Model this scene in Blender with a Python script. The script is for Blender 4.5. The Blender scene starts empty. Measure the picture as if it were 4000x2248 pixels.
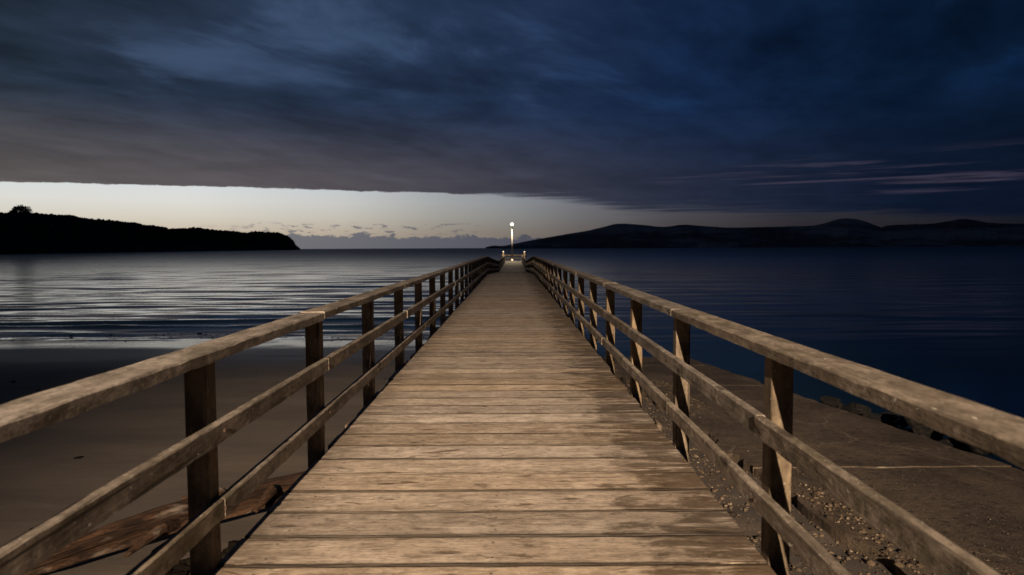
import bpy, bmesh, math, random
import numpy as np
from mathutils import Matrix, Vector
R = math.radians
random.seed(7); rng = np.random.default_rng(7)
scn = bpy.context.scene
col = scn.collection

# ------------------------------------------------------------------ camera
H = 1.45                       # eye above the jetty deck (deck top is z = 0)
SEA = -1.90
cam_d = bpy.data.cameras.new('camera'); cam = bpy.data.objects.new('camera', cam_d); col.objects.link(cam)
cam_d.sensor_width = 36; cam_d.lens = 24.0; cam_d.clip_start = 0.05; cam_d.clip_end = 60000
cam.matrix_world = Matrix.Translation((0, 0, H)) @ Matrix.Rotation(R(90 - 3.33), 4, 'X') @ Matrix.Rotation(R(-0.27), 4, 'Z')
cam_d.dof.use_dof = True; cam_d.dof.focus_distance = 6.5; cam_d.dof.aperture_fstop = 2.6
scn.camera = cam
scn.view_settings.view_transform = 'Standard'; scn.view_settings.look = 'None'
scn.view_settings.exposure = 0.0; scn.view_settings.gamma = 1.0; scn.view_settings.use_curve_mapping = False
scn.cycles.use_denoising = True
scn.cycles.max_bounces = 6; scn.cycles.volume_bounces = 0
scn.cycles.sample_clamp_indirect = 4.0

# ------------------------------------------------------------------ node helpers
class NT:
    def __init__(s, nt): s.nt = nt; nt.nodes.clear()
    def n(s, t, **kw):
        nd = s.nt.nodes.new(t)
        for k, v in kw.items(): setattr(nd, k, v)
        return nd
    def put(s, sock, v):
        if v is None: return
        if hasattr(v, 'is_linked') or hasattr(v, 'links'): s.nt.links.new(v, sock)
        else:
            if sock.type == 'RGBA' and len(v) == 3: v = (*v, 1)
            sock.default_value = v
    def m(s, op, a, b=None, c=None, clamp=False):
        nd = s.n('ShaderNodeMath', operation=op, use_clamp=clamp)
        for i, v in enumerate((a, b, c)): s.put(nd.inputs[i], v)
        return nd.outputs[0]
    def add(s, a, b): return s.m('ADD', a, b)
    def mul(s, a, b): return s.m('MULTIPLY', a, b)
    def sub(s, a, b): return s.m('SUBTRACT', a, b)
    def ss(s, v, lo, hi, a=0., b=1.):
        nd = s.n('ShaderNodeMapRange', interpolation_type='SMOOTHSTEP')
        for i, x in enumerate((v, lo, hi, a, b)): s.put(nd.inputs[i], x)
        return nd.outputs[0]
    def lin(s, v, lo, hi, a=0., b=1.):
        nd = s.n('ShaderNodeMapRange')
        for i, x in enumerate((v, lo, hi, a, b)): s.put(nd.inputs[i], x)
        return nd.outputs[0]
    def vec(s, x, y, z):
        nd = s.n('ShaderNodeCombineXYZ')
        for i, v in enumerate((x, y, z)): s.put(nd.inputs[i], v)
        return nd.outputs[0]
    def vmul(s, a, b):
        nd = s.n('ShaderNodeVectorMath', operation='MULTIPLY'); s.put(nd.inputs[0], a); s.put(nd.inputs[1], b); return nd.outputs[0]
    def vadd(s, a, b):
        nd = s.n('ShaderNodeVectorMath', operation='ADD'); s.put(nd.inputs[0], a); s.put(nd.inputs[1], b); return nd.outputs[0]
    def noise(s, vec, scale=1., detail=4., rough=.55, dist=0.):
        nd = s.n('ShaderNodeTexNoise'); s.put(nd.inputs['Vector'], vec)
        for k, v in (('Scale', scale), ('Detail', detail), ('Roughness', rough), ('Distortion', dist)): nd.inputs[k].default_value = v
        return nd.outputs['Fac']
    def mix(s, f, a, b, blend='MIX'):
        nd = s.n('ShaderNodeMix', data_type='RGBA', blend_type=blend)
        s.put(nd.inputs[0], f); s.put(nd.inputs[6], a); s.put(nd.inputs[7], b); return nd.outputs[2]
    def ramp(s, f, pts, interp='LINEAR'):
        nd = s.n('ShaderNodeValToRGB'); cr = nd.color_ramp; cr.interpolation = interp
        while len(cr.elements) < len(pts): cr.elements.new(0.5)
        for e, (p, c) in zip(cr.elements, pts):
            e.position = p; e.color = (*c, 1) if len(c) == 3 else c
        s.put(nd.inputs[0], f); return nd.outputs[0]
    def bump(s, h, strength, dist=.01):
        nd = s.n('ShaderNodeBump'); nd.inputs['Strength'].default_value = strength; nd.inputs['Distance'].default_value = dist
        s.put(nd.inputs['Height'], h); return nd.outputs[0]
    def sep(s, v):
        nd = s.n('ShaderNodeSeparateXYZ'); s.put(nd.inputs[0], v); return nd.outputs
    def out(s, color, rough=.8, normal=None, spec=.3, emit=None, estr=0., metallic=0., ior=1.45):
        b = s.n('ShaderNodeBsdfPrincipled'); o = s.n('ShaderNodeOutputMaterial')
        s.put(b.inputs['Base Color'], color); s.put(b.inputs['Roughness'], rough); s.put(b.inputs['Normal'], normal)
        b.inputs['IOR'].default_value = ior
        b.inputs['Specular IOR Level'].default_value = spec; b.inputs['Metallic'].default_value = metallic
        if emit: s.put(b.inputs['Emission Color'], emit); b.inputs['Emission Strength'].default_value = estr
        s.nt.links.new(b.outputs[0], o.inputs[0]); return b
def new_mat(name):
    m = bpy.data.materials.new(name); m.use_nodes = True; return m, NT(m.node_tree)
def lin(r, g, b):
    f = lambda c: (c / 255 / 12.92) if c < 10 else ((c / 255 + .055) / 1.055) ** 2.4
    return (f(r), f(g), f(b))

# ------------------------------------------------------------------ sky: dusk, a cloud deck with a clear strip on the horizon
w = bpy.data.worlds.new('World'); scn.world = w; w.use_nodes = True
s = NT(w.node_tree)
gx, gy, gz = s.sep(s.n('ShaderNodeTexCoord').outputs['Generated'])
zc = s.m('MAXIMUM', gz, .006)
az = s.mul(s.m('ARCTAN2', gx, gy), 180 / math.pi)         # degrees, 0 = along the jetty, negative = towards the sunset
el = s.mul(s.m('ARCSINE', gz), 180 / math.pi)
azf = s.lin(az, -180, 180, 0, 1)
P = lambda a: (a + 180) / 360
u = s.m('DIVIDE', gx, zc); v = s.m('DIVIDE', gy, zc)
# clear strip
cl = s.ramp(s.lin(el, 0, 6, 0, 1), [(0, (.46, .35, .25)), (.22, (.57, .465, .345)), (.42, (.66, .60, .49)), (.62, (.70, .675, .61)), (1, (.62, .68, .70))])
glow = s.ramp(azf, [(0, (.03,) * 3), (P(-110), (.25,) * 3), (P(-60), (1.02, 1.04, 1.08)), (P(-25), (1.02, 1.05, 1.10)), (P(-14), (.82, .85, .91)), (P(-6), (.52, .55, .61)),
                    (P(0), (.37, .40, .47)), (P(6), (.22, .235, .30)), (P(13), (.105, .110, .155)), (P(22), (.045, .048, .078)), (P(38), (.014, .019, .038)), (1, (.012, .016, .03))])
clear = s.mix(1.0, cl, glow, 'MULTIPLY')
# cloud deck seen from below, laid on a plane overhead
zl = s.add(s.m('MAXIMUM', gz, 0.), .085)                 # the deck curves down with the earth, so far cloud is not squeezed flat
pl = s.vec(s.mul(s.m('DIVIDE', gx, zl), 1.35), s.mul(s.m('DIVIDE', gy, zl), 1.35), 0)
n_big = s.noise(s.vmul(pl, (.30, .55, 1)), 1.0, 5, .55, .3)
pr = s.n('ShaderNodeVectorRotate'); s.put(pr.inputs['Vector'], pl); pr.inputs['Axis'].default_value = (0, 0, 1); pr.inputs['Angle'].default_value = R(-60)
n_str = s.noise(s.vmul(pr.outputs[0], (.58, .98, 1)), 1.0, 6, .6, .5)
n_fin = s.noise(s.vmul(pr.outputs[0], (1.3, 2.4, 1)), 1.0, 5, .6, .2)
deck_az = s.ramp(azf, [(0, lin(10, 22, 48)), (P(-90), lin(34, 42, 60)), (P(-38), lin(38, 49, 63)), (P(-20), lin(38, 51, 72)), (P(0), lin(32, 47, 73)), (P(14), lin(21, 40, 71)), (P(28), lin(11, 28, 52)), (P(45), lin(7, 21, 40)), (1, lin(9, 21, 46))])
deck_lo = s.ramp(azf, [(0, lin(16, 22, 36)), (P(-90), lin(60, 60, 66)), (P(-38), lin(92, 87, 86)), (P(-20), lin(88, 83, 86)), (P(-6), lin(72, 70, 78)), (P(8), lin(48, 52, 68)), (P(18), lin(30, 38, 58)), (P(30), lin(13, 23, 42)), (P(45), lin(9, 17, 32)), (1, lin(9, 17, 32))])
dcol = s.mix(s.ss(el, 4.0, 12.0), deck_lo, deck_az)
con = s.lin(el, 4.5, 13, .35, 1.0)
var = s.add(s.mul(s.sub(n_str, .5), 2.2), s.add(s.mul(s.sub(n_big, .5), 2.4), s.mul(s.sub(n_fin, .5), 1.5)))
dcol = s.mix(1.0, dcol, s.vec(*[s.m('MAXIMUM', s.add(1.0, s.mul(s.mul(var, con), .78)), .30)] * 3), 'MULTIPLY')
# thin places where the blue comes through
gap = s.mul(s.ss(s.add(s.mul(n_big, .55), s.mul(n_str, .55)), .55, .67), s.ss(el, 9, 15))
gcol = s.ramp(azf, [(P(-60), lin(78, 92, 120)), (P(-10), lin(64, 86, 118)), (P(15), lin(34, 64, 108)), (P(40), lin(14, 46, 92)), (1, lin(16, 36, 80))])
dcol = s.mix(s.mul(gap, .62), dcol, gcol)
# long pale streaks low on the dark side
n_sk = s.noise(s.vec(s.mul(az, .055), s.mul(el, 1.5), 3.), 1.0, 5, .6, .6)
sk = s.mul(s.mul(s.ss(n_sk, .52, .72), s.ss(el, 3.2, 4.4)), s.mul(s.ss(el, 7.4, 5.2), s.ss(az, 8, 20)))
dcol = s.mix(s.mul(sk, .85), dcol, lin(72, 66, 84))
n_edge = s.noise(s.vec(s.mul(az, .16), s.mul(el, .9), 0.), 1.0, 5, .6)
n_rag = s.noise(s.vec(s.mul(az, .10), s.mul(el, 3.0), 7.), 1.0, 5, .65, .8)
edge = s.add(s.add(13.05, s.mul(u, .41)), s.mul(s.ss(u, .2, 3.5), 3.6))
soft = s.ss(u, -1.5, 4.5, .25, 6.5)
dv = s.add(s.sub(edge, v), s.add(s.add(s.mul(s.sub(n_edge, .5), 1.5), s.mul(s.sub(s.noise(s.vec(s.mul(az, .9), s.mul(el, 2.5), 2.), 1.0, 5, .65), .5), .7)), s.mul(s.mul(s.sub(n_rag, .5), 13.0), s.ss(u, -1.2, 3.5))))
dm = s.m('DIVIDE', dv, soft)
dmask = s.ss(dm, -.5, .5)
# low bank of far cumulus on the horizon
n_b = s.noise(s.vec(s.mul(az, .75), s.mul(el, 1.2), 1.7), 1.0, 7, .66)
n_b2 = s.noise(s.vec(s.mul(az, .16), 0., 4.7), 1.0, 2, .5)
top = s.add(s.ramp(azf, [(P(-40), (.2,) * 3), (P(-27), (.9,) * 3), (P(-24), (1.28,) * 3), (P(-17), (1.2,) * 3), (P(-8), (.98,) * 3), (P(2), (.85,) * 3), (P(20), (.5,) * 3), (1, (.3,) * 3)]),
            s.add(s.mul(s.sub(n_b, .5), 1.9), s.mul(s.sub(n_b2, .5), .7)))
bm_ = s.ss(s.sub(top, el), -.05, .12)
puf = s.mul(s.ss(s.noise(s.vec(s.mul(az, .8), s.mul(el, 3.2), 9.), 1.0, 5, .6), .53, .62), s.mul(s.ss(el, 1.05, 1.3), s.ss(el, 2.2, 1.8)))
puf = s.mul(puf, s.mul(s.ss(az, -26, -17), s.ss(az, -1, -6)))
bcol = s.ramp(azf, [(0, lin(14, 18, 30)), (P(-40), lin(120, 116, 118)), (P(-18), lin(104, 106, 114)), (P(-4), lin(86, 88, 100)), (P(8), lin(54, 56, 68)), (P(25), lin(18, 24, 38)), (1, lin(9, 14, 26))])
sky = s.mix(s.m('MAXIMUM', s.mul(bm_, .92), s.mul(puf, .8)), clear, bcol)
sky = s.mix(dmask, sky, dcol)
bg = s.n('ShaderNodeBackground'); s.put(bg.inputs[0], sky); bg.inputs[1].default_value = 1.0
wo = s.n('ShaderNodeOutputWorld'); s.nt.links.new(bg.outputs[0], wo.inputs[0])

# ------------------------------------------------------------------ object helpers
def tag(o, label=None, cat=None, group=None, kind=None):
    if label: o['label'] = label
    if cat: o['category'] = cat
    if group: o['group'] = group
    if kind: o['kind'] = kind
    return o
def link(name, me, mat=None, parent=None, loc=(0, 0, 0), rot=(0, 0, 0), scale=(1, 1, 1)):
    o = bpy.data.objects.new(name, me); col.objects.link(o)
    if mat and me is not None and not me.materials: me.materials.append(mat)
    o.parent = parent; o.location = loc; o.rotation_euler = rot; o.scale = scale
    return o
def mesh(name, V, F, mat=None, smooth=False):
    me = bpy.data.meshes.new(name); me.from_pydata([tuple(p) for p in V], [], [tuple(f) for f in F])
    if mat: me.materials.append(mat)
    if smooth: me.polygons.foreach_set('use_smooth', [True] * len(me.polygons))
    me.update(); return me
def empty(name, loc=(0, 0, 0)): return link(name, None, loc=loc)
def grid_mesh(name, X, Y, Z, mat, smooth=True):
    ny, nx = X.shape
    V = np.stack([X, Y, Z], -1).reshape(-1, 3)
    i = np.arange(ny * nx).reshape(ny, nx)
    F = np.stack([i[:-1, :-1], i[:-1, 1:], i[1:, 1:], i[1:, :-1]], -1).reshape(-1, 4)
    me = bpy.data.meshes.new(name)
    me.vertices.add(len(V)); me.vertices.foreach_set('co', V.ravel().astype(np.float32))
    me.loops.add(F.size); me.loops.foreach_set('vertex_index', F.ravel().astype(np.int32))
    me.polygons.add(len(F)); me.polygons.foreach_set('loop_start', np.arange(0, F.size, 4, dtype=np.int32))
    me.update(calc_edges=True); me.validate()
    me.polygons.foreach_set('use_smooth', [smooth] * len(F))
    me.materials.append(mat); return me
def vnoise(x, y, seed=0):                                   # smooth value noise, vectorised
    x = np.asarray(x, float); y = np.asarray(y, float)
    xi = np.floor(x).astype(np.int64); yi = np.floor(y).astype(np.int64); fx = x - xi; fy = y - yi
    fx = fx * fx * (3 - 2 * fx); fy = fy * fy * (3 - 2 * fy)
    def h(a, b):
        n = (a * 374761393 + b * 668265263 + seed * 974634533) & 0x7fffffff
        n = ((n ^ (n >> 13)) * 1274126177) & 0x7fffffff
        return ((n ^ (n >> 16)) & 0xffff) / 65535.0
    return (h(xi, yi) * (1 - fx) + h(xi + 1, yi) * fx) * (1 - fy) + (h(xi, yi + 1) * (1 - fx) + h(xi + 1, yi + 1) * fx) * fy
def fbm(x, y, seed=0, o=4):
    t = 0; a = .5
    for k in range(o): t = t + a * (vnoise(x * 2 ** k, y * 2 ** k, seed + k) - .5); a *= .55
    return t * 2
def sstep(a, b, x):
    t = np.clip((x - a) / (b - a), 0, 1); return t * t * (3 - 2 * t)
def timber(name, L, Wd, T, mat, seg=10, jit=.003, bev=.006, seed=0, side=1.):
    """a sawn board, length on local X, centred in X and Y, top at z = 0; worn uneven arrises"""
    r = np.random.default_rng(seed); V = []; F = []
    prof = [(-.5 * Wd + bev, 0), (.5 * Wd - bev, 0), (.5 * Wd, -bev), (.5 * Wd, -T), (-.5 * Wd, -T), (-.5 * Wd, -bev)]
    n = len(prof); xs = np.linspace(-L / 2, L / 2, seg + 1)
    walk = np.cumsum(r.normal(0, jit * .35, (seg + 1, 2)), 0); walk -= walk.mean(0)
    for k, x in enumerate(xs):
        e = r.normal(0, jit, (n, 2)); e[0, 1] *= .35; e[1, 1] *= .35
        e[:, 0] *= side
        if r.random() < .12: e[0] += (abs(r.normal(0, jit * 1.4)), -jit * .6)
        if r.random() < .12: e[1] += (-abs(r.normal(0, jit * 1.4)), -jit * .6)
        xo = r.normal(0, jit * .6) if k in (0, seg) else 0
        for (py, pz), (a, b) in zip(prof, e): V.append((x + xo, py + a + walk[k, 0] * .5 * side, pz + b * .5 + walk[k, 1] * .2))
    for k in range(seg):
        for j in range(n):
            a = k * n + j; b = k * n + (j + 1) % n; F.append((a, b, b + n, a + n))
    F.append(tuple(range(n))); F.append(tuple(seg * n + j for j in reversed(range(n))))
    return mesh(name, V, F, mat)
def tube(V, F, pts, rad, n=10, cap=True):
    base = len(V); pts = [Vector(p) for p in pts]
    for k, p in enumerate(pts):
        d = (pts[min(k + 1, len(pts) - 1)] - pts[max(k - 1, 0)]).normalized()
        a = d.orthogonal().normalized() if abs(d.z) > .95 else d.cross(Vector((0, 0, 1))).normalized()
        b = d.cross(a)
        r = rad[k] if isinstance(rad, (list, tuple)) else rad
        for j in range(n):
            t = 2 * math.pi * j / n; V.append(tuple(p + (a * math.cos(t) + b * math.sin(t)) * r))
    for k in range(len(pts) - 1):
        for j in range(n):
            A = base + k * n + j; B = base + k * n + (j + 1) % n; F.append((A, B, B + n, A + n))
    if cap:
        F.append(tuple(base + j for j in reversed(range(n)))); F.append(tuple(base + (len(pts) - 1) * n + j for j in range(n)))
def lathe(prof, n=20):
    V = []; F = []
    for r_, z in prof:
        for j in range(n): V.append((r_ * math.cos(2 * math.pi * j / n), r_ * math.sin(2 * math.pi * j / n), z))
    for k in range(len(prof) - 1):
        for j in range(n):
            A = k * n + j; B = k * n + (j + 1) % n; F.append((A, B, B + n, A + n))
    F.append(tuple(reversed(range(n)))); F.append(tuple((len(prof) - 1) * n + j for j in range(n)))
    return V, F
_ico = None
def ico():
    global _ico
    if _ico is None:
        b = bmesh.new(); bmesh.ops.create_icosphere(b, subdivisions=1, radius=1)
        _ico = (np.array([v.co[:] for v in b.verts]), np.array([[v.index for v in f.verts] for f in b.faces])); b.free()
    return _ico
def scatter(name, pos, size, mat, flat=.6, seed=0, smooth=False):
    """many small stones or tufts joined in one mesh"""
    r = np.random.default_rng(seed); iv, fi = ico(); n = len(pos)
    sc = np.asarray(size)[:, None, None] * (np.array([1, 1, flat]) * r.uniform(.65, 1.35, (n, 1, 3)))
    vv = iv[None] * sc * r.uniform(.75, 1.2, (n, len(iv), 1))
    a = r.uniform(0, 6.28, n); c, s_ = np.cos(a)[:, None], np.sin(a)[:, None]
    x = vv[..., 0] * c - vv[..., 1] * s_; y = vv[..., 0] * s_ + vv[..., 1] * c
    vv = np.stack([x, y, vv[..., 2]], -1) + np.asarray(pos)[:, None, :]
    F = fi[None] + (np.arange(n) * len(iv))[:, None, None]
    return mesh(name, vv.reshape(-1, 3), F.reshape(-1, 3), mat, smooth)

# ------------------------------------------------------------------ materials
def wood(name, dark, mid, light, ends=False, vary=.35, moss=0., lichen=.25, rough=.82):
    m, t = new_mat(name)
    tc = t.n('ShaderNodeTexCoord').outputs['Object']; oi = t.n('ShaderNodeObjectInfo')
    rnd = oi.outputs['Random']
    off = t.vec(t.mul(rnd, 37.), t.mul(rnd, 91.), t.mul(rnd, 17.))
    p = t.vadd(tc, off)
    g1 = t.noise(t.vmul(p, (1.8, 17, 17)), 1, 6, .65, .5)
    g2 = t.noise(t.vmul(p, (14, 110, 110)), 1, 3, .6)
    bl = t.noise(t.vmul(p, (3.4, 5.0, 5.0)), 1, 6, .68)
    mot = t.noise(t.vmul(p, (16, 26, 26)), 1, 5, .72)
    bl2 = t.noise(t.vmul(p, (.7, 2.0, 2.0)), 1, 3, .5)
    # knots, with the grain bending round them
    vo = t.n('ShaderNodeTexVoronoi', feature='F1'); t.put(vo.inputs['Vector'], t.vmul(p, (1.7, 5.0, 5.0))); vo.inputs['Scale'].default_value = 1.0
    kn = t.ss(t.add(vo.outputs['Distance'], t.mul(t.sub(g2, .5), .12)), .16, .05)
    ringn = t.mul(t.m('SINE', t.mul(vo.outputs['Distance'], 55.)), t.ss(vo.outputs['Distance'], .42, .12))
    c = t.mix(t.ss(g1, .30, .68), dark, mid)
    c = t.mix(t.mul(t.ss(bl, .42, .66), .85), c, light)
    c = t.mix(t.mul(t.ss(t.noise(t.vmul(p, (5, 22, 22)), 1, 5, .7, .5), .58, .70), .55), c, tuple(k * .55 for k in dark))
    c = t.mix(t.mul(t.ss(g2, .50, .30), .45), c, dark)
    c = t.mix(t.mul(t.ss(mot, .50, .36), .55), c, tuple(k * .6 for k in dark))
    c = t.mix(t.mul(t.ss(mot, .56, .68), .5), c, tuple(min(1, k * 1.2) for k in light))
    c = t.mix(t.mul(kn, .75), c, (dark[0] * .45, dark[1] * .4, dark[2] * .35))
    c = t.mix(t.mul(t.ss(ringn, .3, 1.), .22), c, dark)
    crack = t.mul(t.ss(t.noise(t.vmul(p, (.55, 26, 26)), 1, 2, .5, .5), .665, .70), t.ss(bl2, .44, .58))
    c = t.mix(t.mul(crack, .8), c, (.018, .012, .008))
    sp = t.noise(t.vmul(p, (30, 45, 45)), 1, 2, .5)
    c = t.mix(t.mul(t.ss(sp, .70, .76), lichen), c, (.62, .58, .48))
    if ends:                                      # damp, mossy grime at the two ends of each board, and nail heads
        x, y, z = t.sep(tc)
        d_r = t.sub(x, .55); d_l = t.sub(-.0, t.add(x, .85))
        grime = t.m('MAXIMUM', t.ss(t.add(d_r, t.mul(t.sub(bl, .5), 2.2)), .10, .50), t.mul(t.ss(t.add(d_l, t.mul(t.sub(bl, .5), 1.2)), .10, .42), .75))
        grime = t.mul(grime, t.ss(t.noise(t.vmul(p, (2.5, 16, 16)), 1, 5, .65, .4), .30, .52))
        c = t.mix(t.mul(grime, .86), c, (.055, .034, .018))
        st = t.mul(t.ss(t.noise(t.vmul(p, (3.2, 11, 11)), 1, 5, .65, .8), .585, .68), .80)
        c = t.mix(st, c, (.075, .047, .025))
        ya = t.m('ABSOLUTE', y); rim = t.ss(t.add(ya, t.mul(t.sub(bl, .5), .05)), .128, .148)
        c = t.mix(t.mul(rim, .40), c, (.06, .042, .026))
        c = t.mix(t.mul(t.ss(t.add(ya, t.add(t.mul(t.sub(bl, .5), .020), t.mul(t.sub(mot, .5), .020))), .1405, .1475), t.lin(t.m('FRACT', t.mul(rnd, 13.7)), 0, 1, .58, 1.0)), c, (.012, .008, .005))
        for nx in (-1.06, 0.0, 1.02):
            for ny in (-.085, .08):
                dx = t.sub(x, nx); dy = t.sub(y, ny)
                dd = t.m('SQRT', t.add(t.mul(dx, dx), t.mul(dy, dy)))
                c = t.mix(t.mul(t.ss(dd, .009, .006), .85), c, (.03, .02, .013))
    if moss:
        ms = t.ss(t.noise(t.vmul(p, (3, 7, 7)), 1, 5, .65), .52, .66)
        c = t.mix(t.mul(ms, moss), c, (.055, .045, .022))
    val = t.add(1 - vary / 2, t.mul(rnd, vary))
    hs = t.n('ShaderNodeHueSaturation'); t.put(hs.inputs['Color'], c); t.put(hs.inputs['Value'], val)
    t.put(hs.inputs['Saturation'], t.add(.85, t.mul(t.m('FRACT', t.mul(rnd, 7.3)), .3)))
    hgt = t.add(t.add(t.mul(g1, .5), t.mul(g2, .25)), t.add(t.add(t.mul(bl, .3), t.mul(mot, .35)), t.mul(t.add(kn, crack), -.6)))
    t.out(hs.outputs[0], rough, t.bump(hgt, .75, .012), .22); return m
M_DECK = wood('weathered deck timber', (.23, .174, .124), (.385, .302, .223), (.49, .395, .302), ends=True, vary=.36)
M_RAIL = wood('weathered rail timber', (.085, .067, .050), (.170, .134, .100), (.285, .232, .18), vary=.28, moss=.55, lichen=.8)
M_POST = wood('post timber', (.065, .046, .029), (.130, .095, .060), (.19, .143, .092), vary=.3, moss=.3)
M_UNDER = wood('bearer timber', (.07, .05, .033), (.13, .095, .065), (.19, .14, .10), vary=.3, moss=.5)

def mat_plain(name, c, rough=.5, metallic=0., spec=.4, var=.15):
    m, t = new_mat(name); tc = t.n('ShaderNodeTexCoord').outputs['Object']
    n = t.noise(tc, 9, 5, .6)
    t.out(t.mix(t.ss(n, .35, .7), tuple(x * (1 - var) for x in c), c), rough, t.bump(n, .1, .005), spec, metallic=metallic); return m
M_GALV = mat_plain('painted pale steel', (.62, .60, .55), .45, .0)
M_DARKMETAL = mat_plain('dark metal', (.04, .04, .042), .5, .6)
M_WHITE = mat_plain('white paint', (.78, .77, .72), .5)
M_BOLT = mat_plain('rusty bolt', (.06, .035, .022), .7, .4)
def mat_emit(name, c, st):
    m, t = new_mat(name); t.out((.8, .8, .8), .4, emit=c, estr=st); return m

# ------------------------------------------------------------------ the setting: beach
def ground_z(x, y):
    x = np.asarray(x, float); y = np.asarray(y, float)
    zb = -.95 - .041 * (y - 2) + .02 * np.clip(-y, 0, None) ** 1.5
    zb = zb - .03 * np.clip(y - 25, 0, 60) * .6
    zr = -.49 - .073 * y + .015 * np.clip(-y, 0, None) ** 1.5
    t = sstep(-.6, 2.0, x)
    z = zb * (1 - t) + zr * t
    z = z - sstep(5.15, 7.2, x) * 1.35 * sstep(-6, 3, y)
    z = np.minimum(z, .06)
    z = z + fbm(x * .16, y * .35, 3) * .05 * sstep(40, 10, np.abs(x)) + fbm(x * 1.3, y * 1.7, 9) * .010
    z = z + sstep(.4, 1.6, x) * sstep(3.2, 2.4, x) * fbm(x * 3.1, y * 3.1, 21) * .05
    return z
def spread(a, lo, hi, d0, gr):
    p = [0.]; d = d0
    while p[-1] < hi - a: p.append(p[-1] + d); d *= gr
    q = [0.]; d = d0
    while q[-1] > lo - a: q.append(q[-1] - d); d *= gr
    return np.array(sorted(set(q[1:] + p))) + a
bx_ = np.concatenate([spread(0, -9, 9, .14, 1.0), ]); bx_ = np.concatenate([np.geomspace(9.3, 260, 46)[::-1] * -1, bx_, np.geomspace(9.3, 260, 30)])
by_ = np.concatenate([-np.geomspace(6, 400, 30)[::-1], np.arange(-5.8, 34, .17), np.geomspace(34.3, 90, 20)])
BX, BY = np.meshgrid(bx_, by_)
m_sand, t = new_mat('beach sand')
pos = t.n('ShaderNodeNewGeometry').outputs['Position']; px, py, pz = t.sep(pos)
n1 = t.noise(t.vmul(pos, (.35, .8, 1)), 1, 5, .6); n2 = t.noise(t.vmul(pos, (14, 14, 14)), 1, 4, .6); n3 = t.noise(t.vmul(pos, (60, 60, 60)), 1, 3, .6)
n4 = t.noise(t.vmul(pos, (.9, 5.5, 1)), 1, 4, .6, .4)
dry = t.mix(t.ss(n1, .35, .65), (.067, .050, .037), (.099, .074, .053))
dry = t.mix(t.mul(t.ss(n2, .60, .75), .35), dry, (.04, .030, .022))
dry = t.mix(t.mul(t.ss(n4, .55, .7), .25), dry, (.14, .11, .083))
grit = t.mul(t.mul(t.ss(px, .3, 1.3), t.ss(px, 4.5, 2.9)), 1.)
dry = t.mix(t.mul(t.mul(t.ss(n3, .47, .60), grit), .8), dry, (.045, .032, .022))
wet = t.ss(t.add(pz, t.mul(t.sub(n1, .5), .16)), -1.42, -1.68)
shine = t.ss(t.add(pz, t.mul(t.sub(n1, .5), .10)), -1.72, -1.82)
c = t.mix(wet, dry, (.035, .029, .025))
hgt = t.add(t.mul(n2, .5), t.add(t.mul(n3, .3), t.mul(n4, .5)))
bn = t.n('ShaderNodeBump'); t.put(bn.inputs['Height'], hgt); bn.inputs['Distance'].default_value = .012
t.put(bn.inputs['Strength'], t.lin(wet, 0, 1, .6, .03))
t.out(c, t.add(t.lin(wet, 0, 1, .9, .42), t.mul(shine, -.30)), bn.outputs[0], .5)
beach = link('beach', grid_mesh('beach', BX, BY, ground_z(BX, BY), m_sand)); tag(beach, kind='structure')

# ------------------------------------------------------------------ the sea, with real low swell rolling in to the shore
sx = np.concatenate([-np.geomspace(60, 15000, 60)[::-1], np.arange(-59.5, 60, .75), np.geomspace(60, 15000, 60)])
sy = [1.5]; d = .19
while sy[-1] < 15000:
    sy.append(sy[-1] + d)
    if sy[-1] > 46: d *= 1.008 if sy[-1] < 400 else 1.05
sy = np.array(sy); sy = np.concatenate([[-40, -20, -8, -2], sy])
SX, SY = np.meshgrid(sx, sy)
Z = np.zeros_like(SX)
wr = np.random.default_rng(11)
for k in range(26):
    lam = .85 * (1.088 ** k) * wr.uniform(.95, 1.05)
    th = wr.normal(0, .17); kk = 2 * math.pi / lam
    amp = .0029 * lam ** .85 * wr.uniform(.6, 1.2)
    ph = kk * (SX * math.sin(th) + SY * math.cos(th)) + wr.uniform(0, 6.28)
    ph = ph + 2.2 * fbm(SX * .035, SY * .05, 40 + k)
    dy = np.gradient(sy)[:, None]
    fade = sstep(.42, .16, dy / lam)
    mod = np.clip(.55 + 1.6 * fbm(SX * .07 + k, SY * .12, 70 + k), .05, 2)
    sharp = np.sin(ph) + .28 * np.sin(2 * ph + .4)
    Z += amp * sharp * mod * fade
lee = sstep(1.0, 9.0, SX) * .55                               # the water by the ramp lies calmer
Z *= (1 - lee) * (sstep(17, 30, SY) * .8 + .2)
ys = 28.6 + fbm(SX * .05, SX * 0, 5) * 1.2                      # the last small breakers
Z += .13 * np.exp(-((SY - ys) / .42) ** 2) * sstep(-1, -6, SX) * (0.75 + fbm(SX * .2, SX * 0 + 3, 6))
ys2 = 31.6 + fbm(SX * .045, SX * 0 + 8, 15) * 1.6
Z += .10 * np.exp(-((SY - ys2) / .5) ** 2) * np.clip(.7 + 1.4 * fbm(SX * .07, SX * 0 + 3, 16), 0, 1.4) * sstep(3, -3, SX)
m_sea, t = new_mat('dusk sea water')
pos = t.n('ShaderNodeNewGeometry').outputs['Position']; px, py, pz = t.sep(pos)
nf = t.noise(t.vmul(pos, (.9, 2.6, 1)), 1, 5, .6, .3); nc = t.noise(t.vmul(pos, (.05, .30, 1)), 1, 4, .55, .3)
nb = t.n('ShaderNodeBump'); t.put(nb.inputs['Height'], t.add(t.mul(nf, .5), t.mul(nc, .9)))
nb.inputs['Distance'].default_value = .05; t.put(nb.inputs['Strength'], t.ss(py, 30, 400, .11, .05))
fo = t.mul(t.noise(t.vmul(pos, (.45, 2.2, 1)), 1, 6, .65, .5), 1.)
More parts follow.
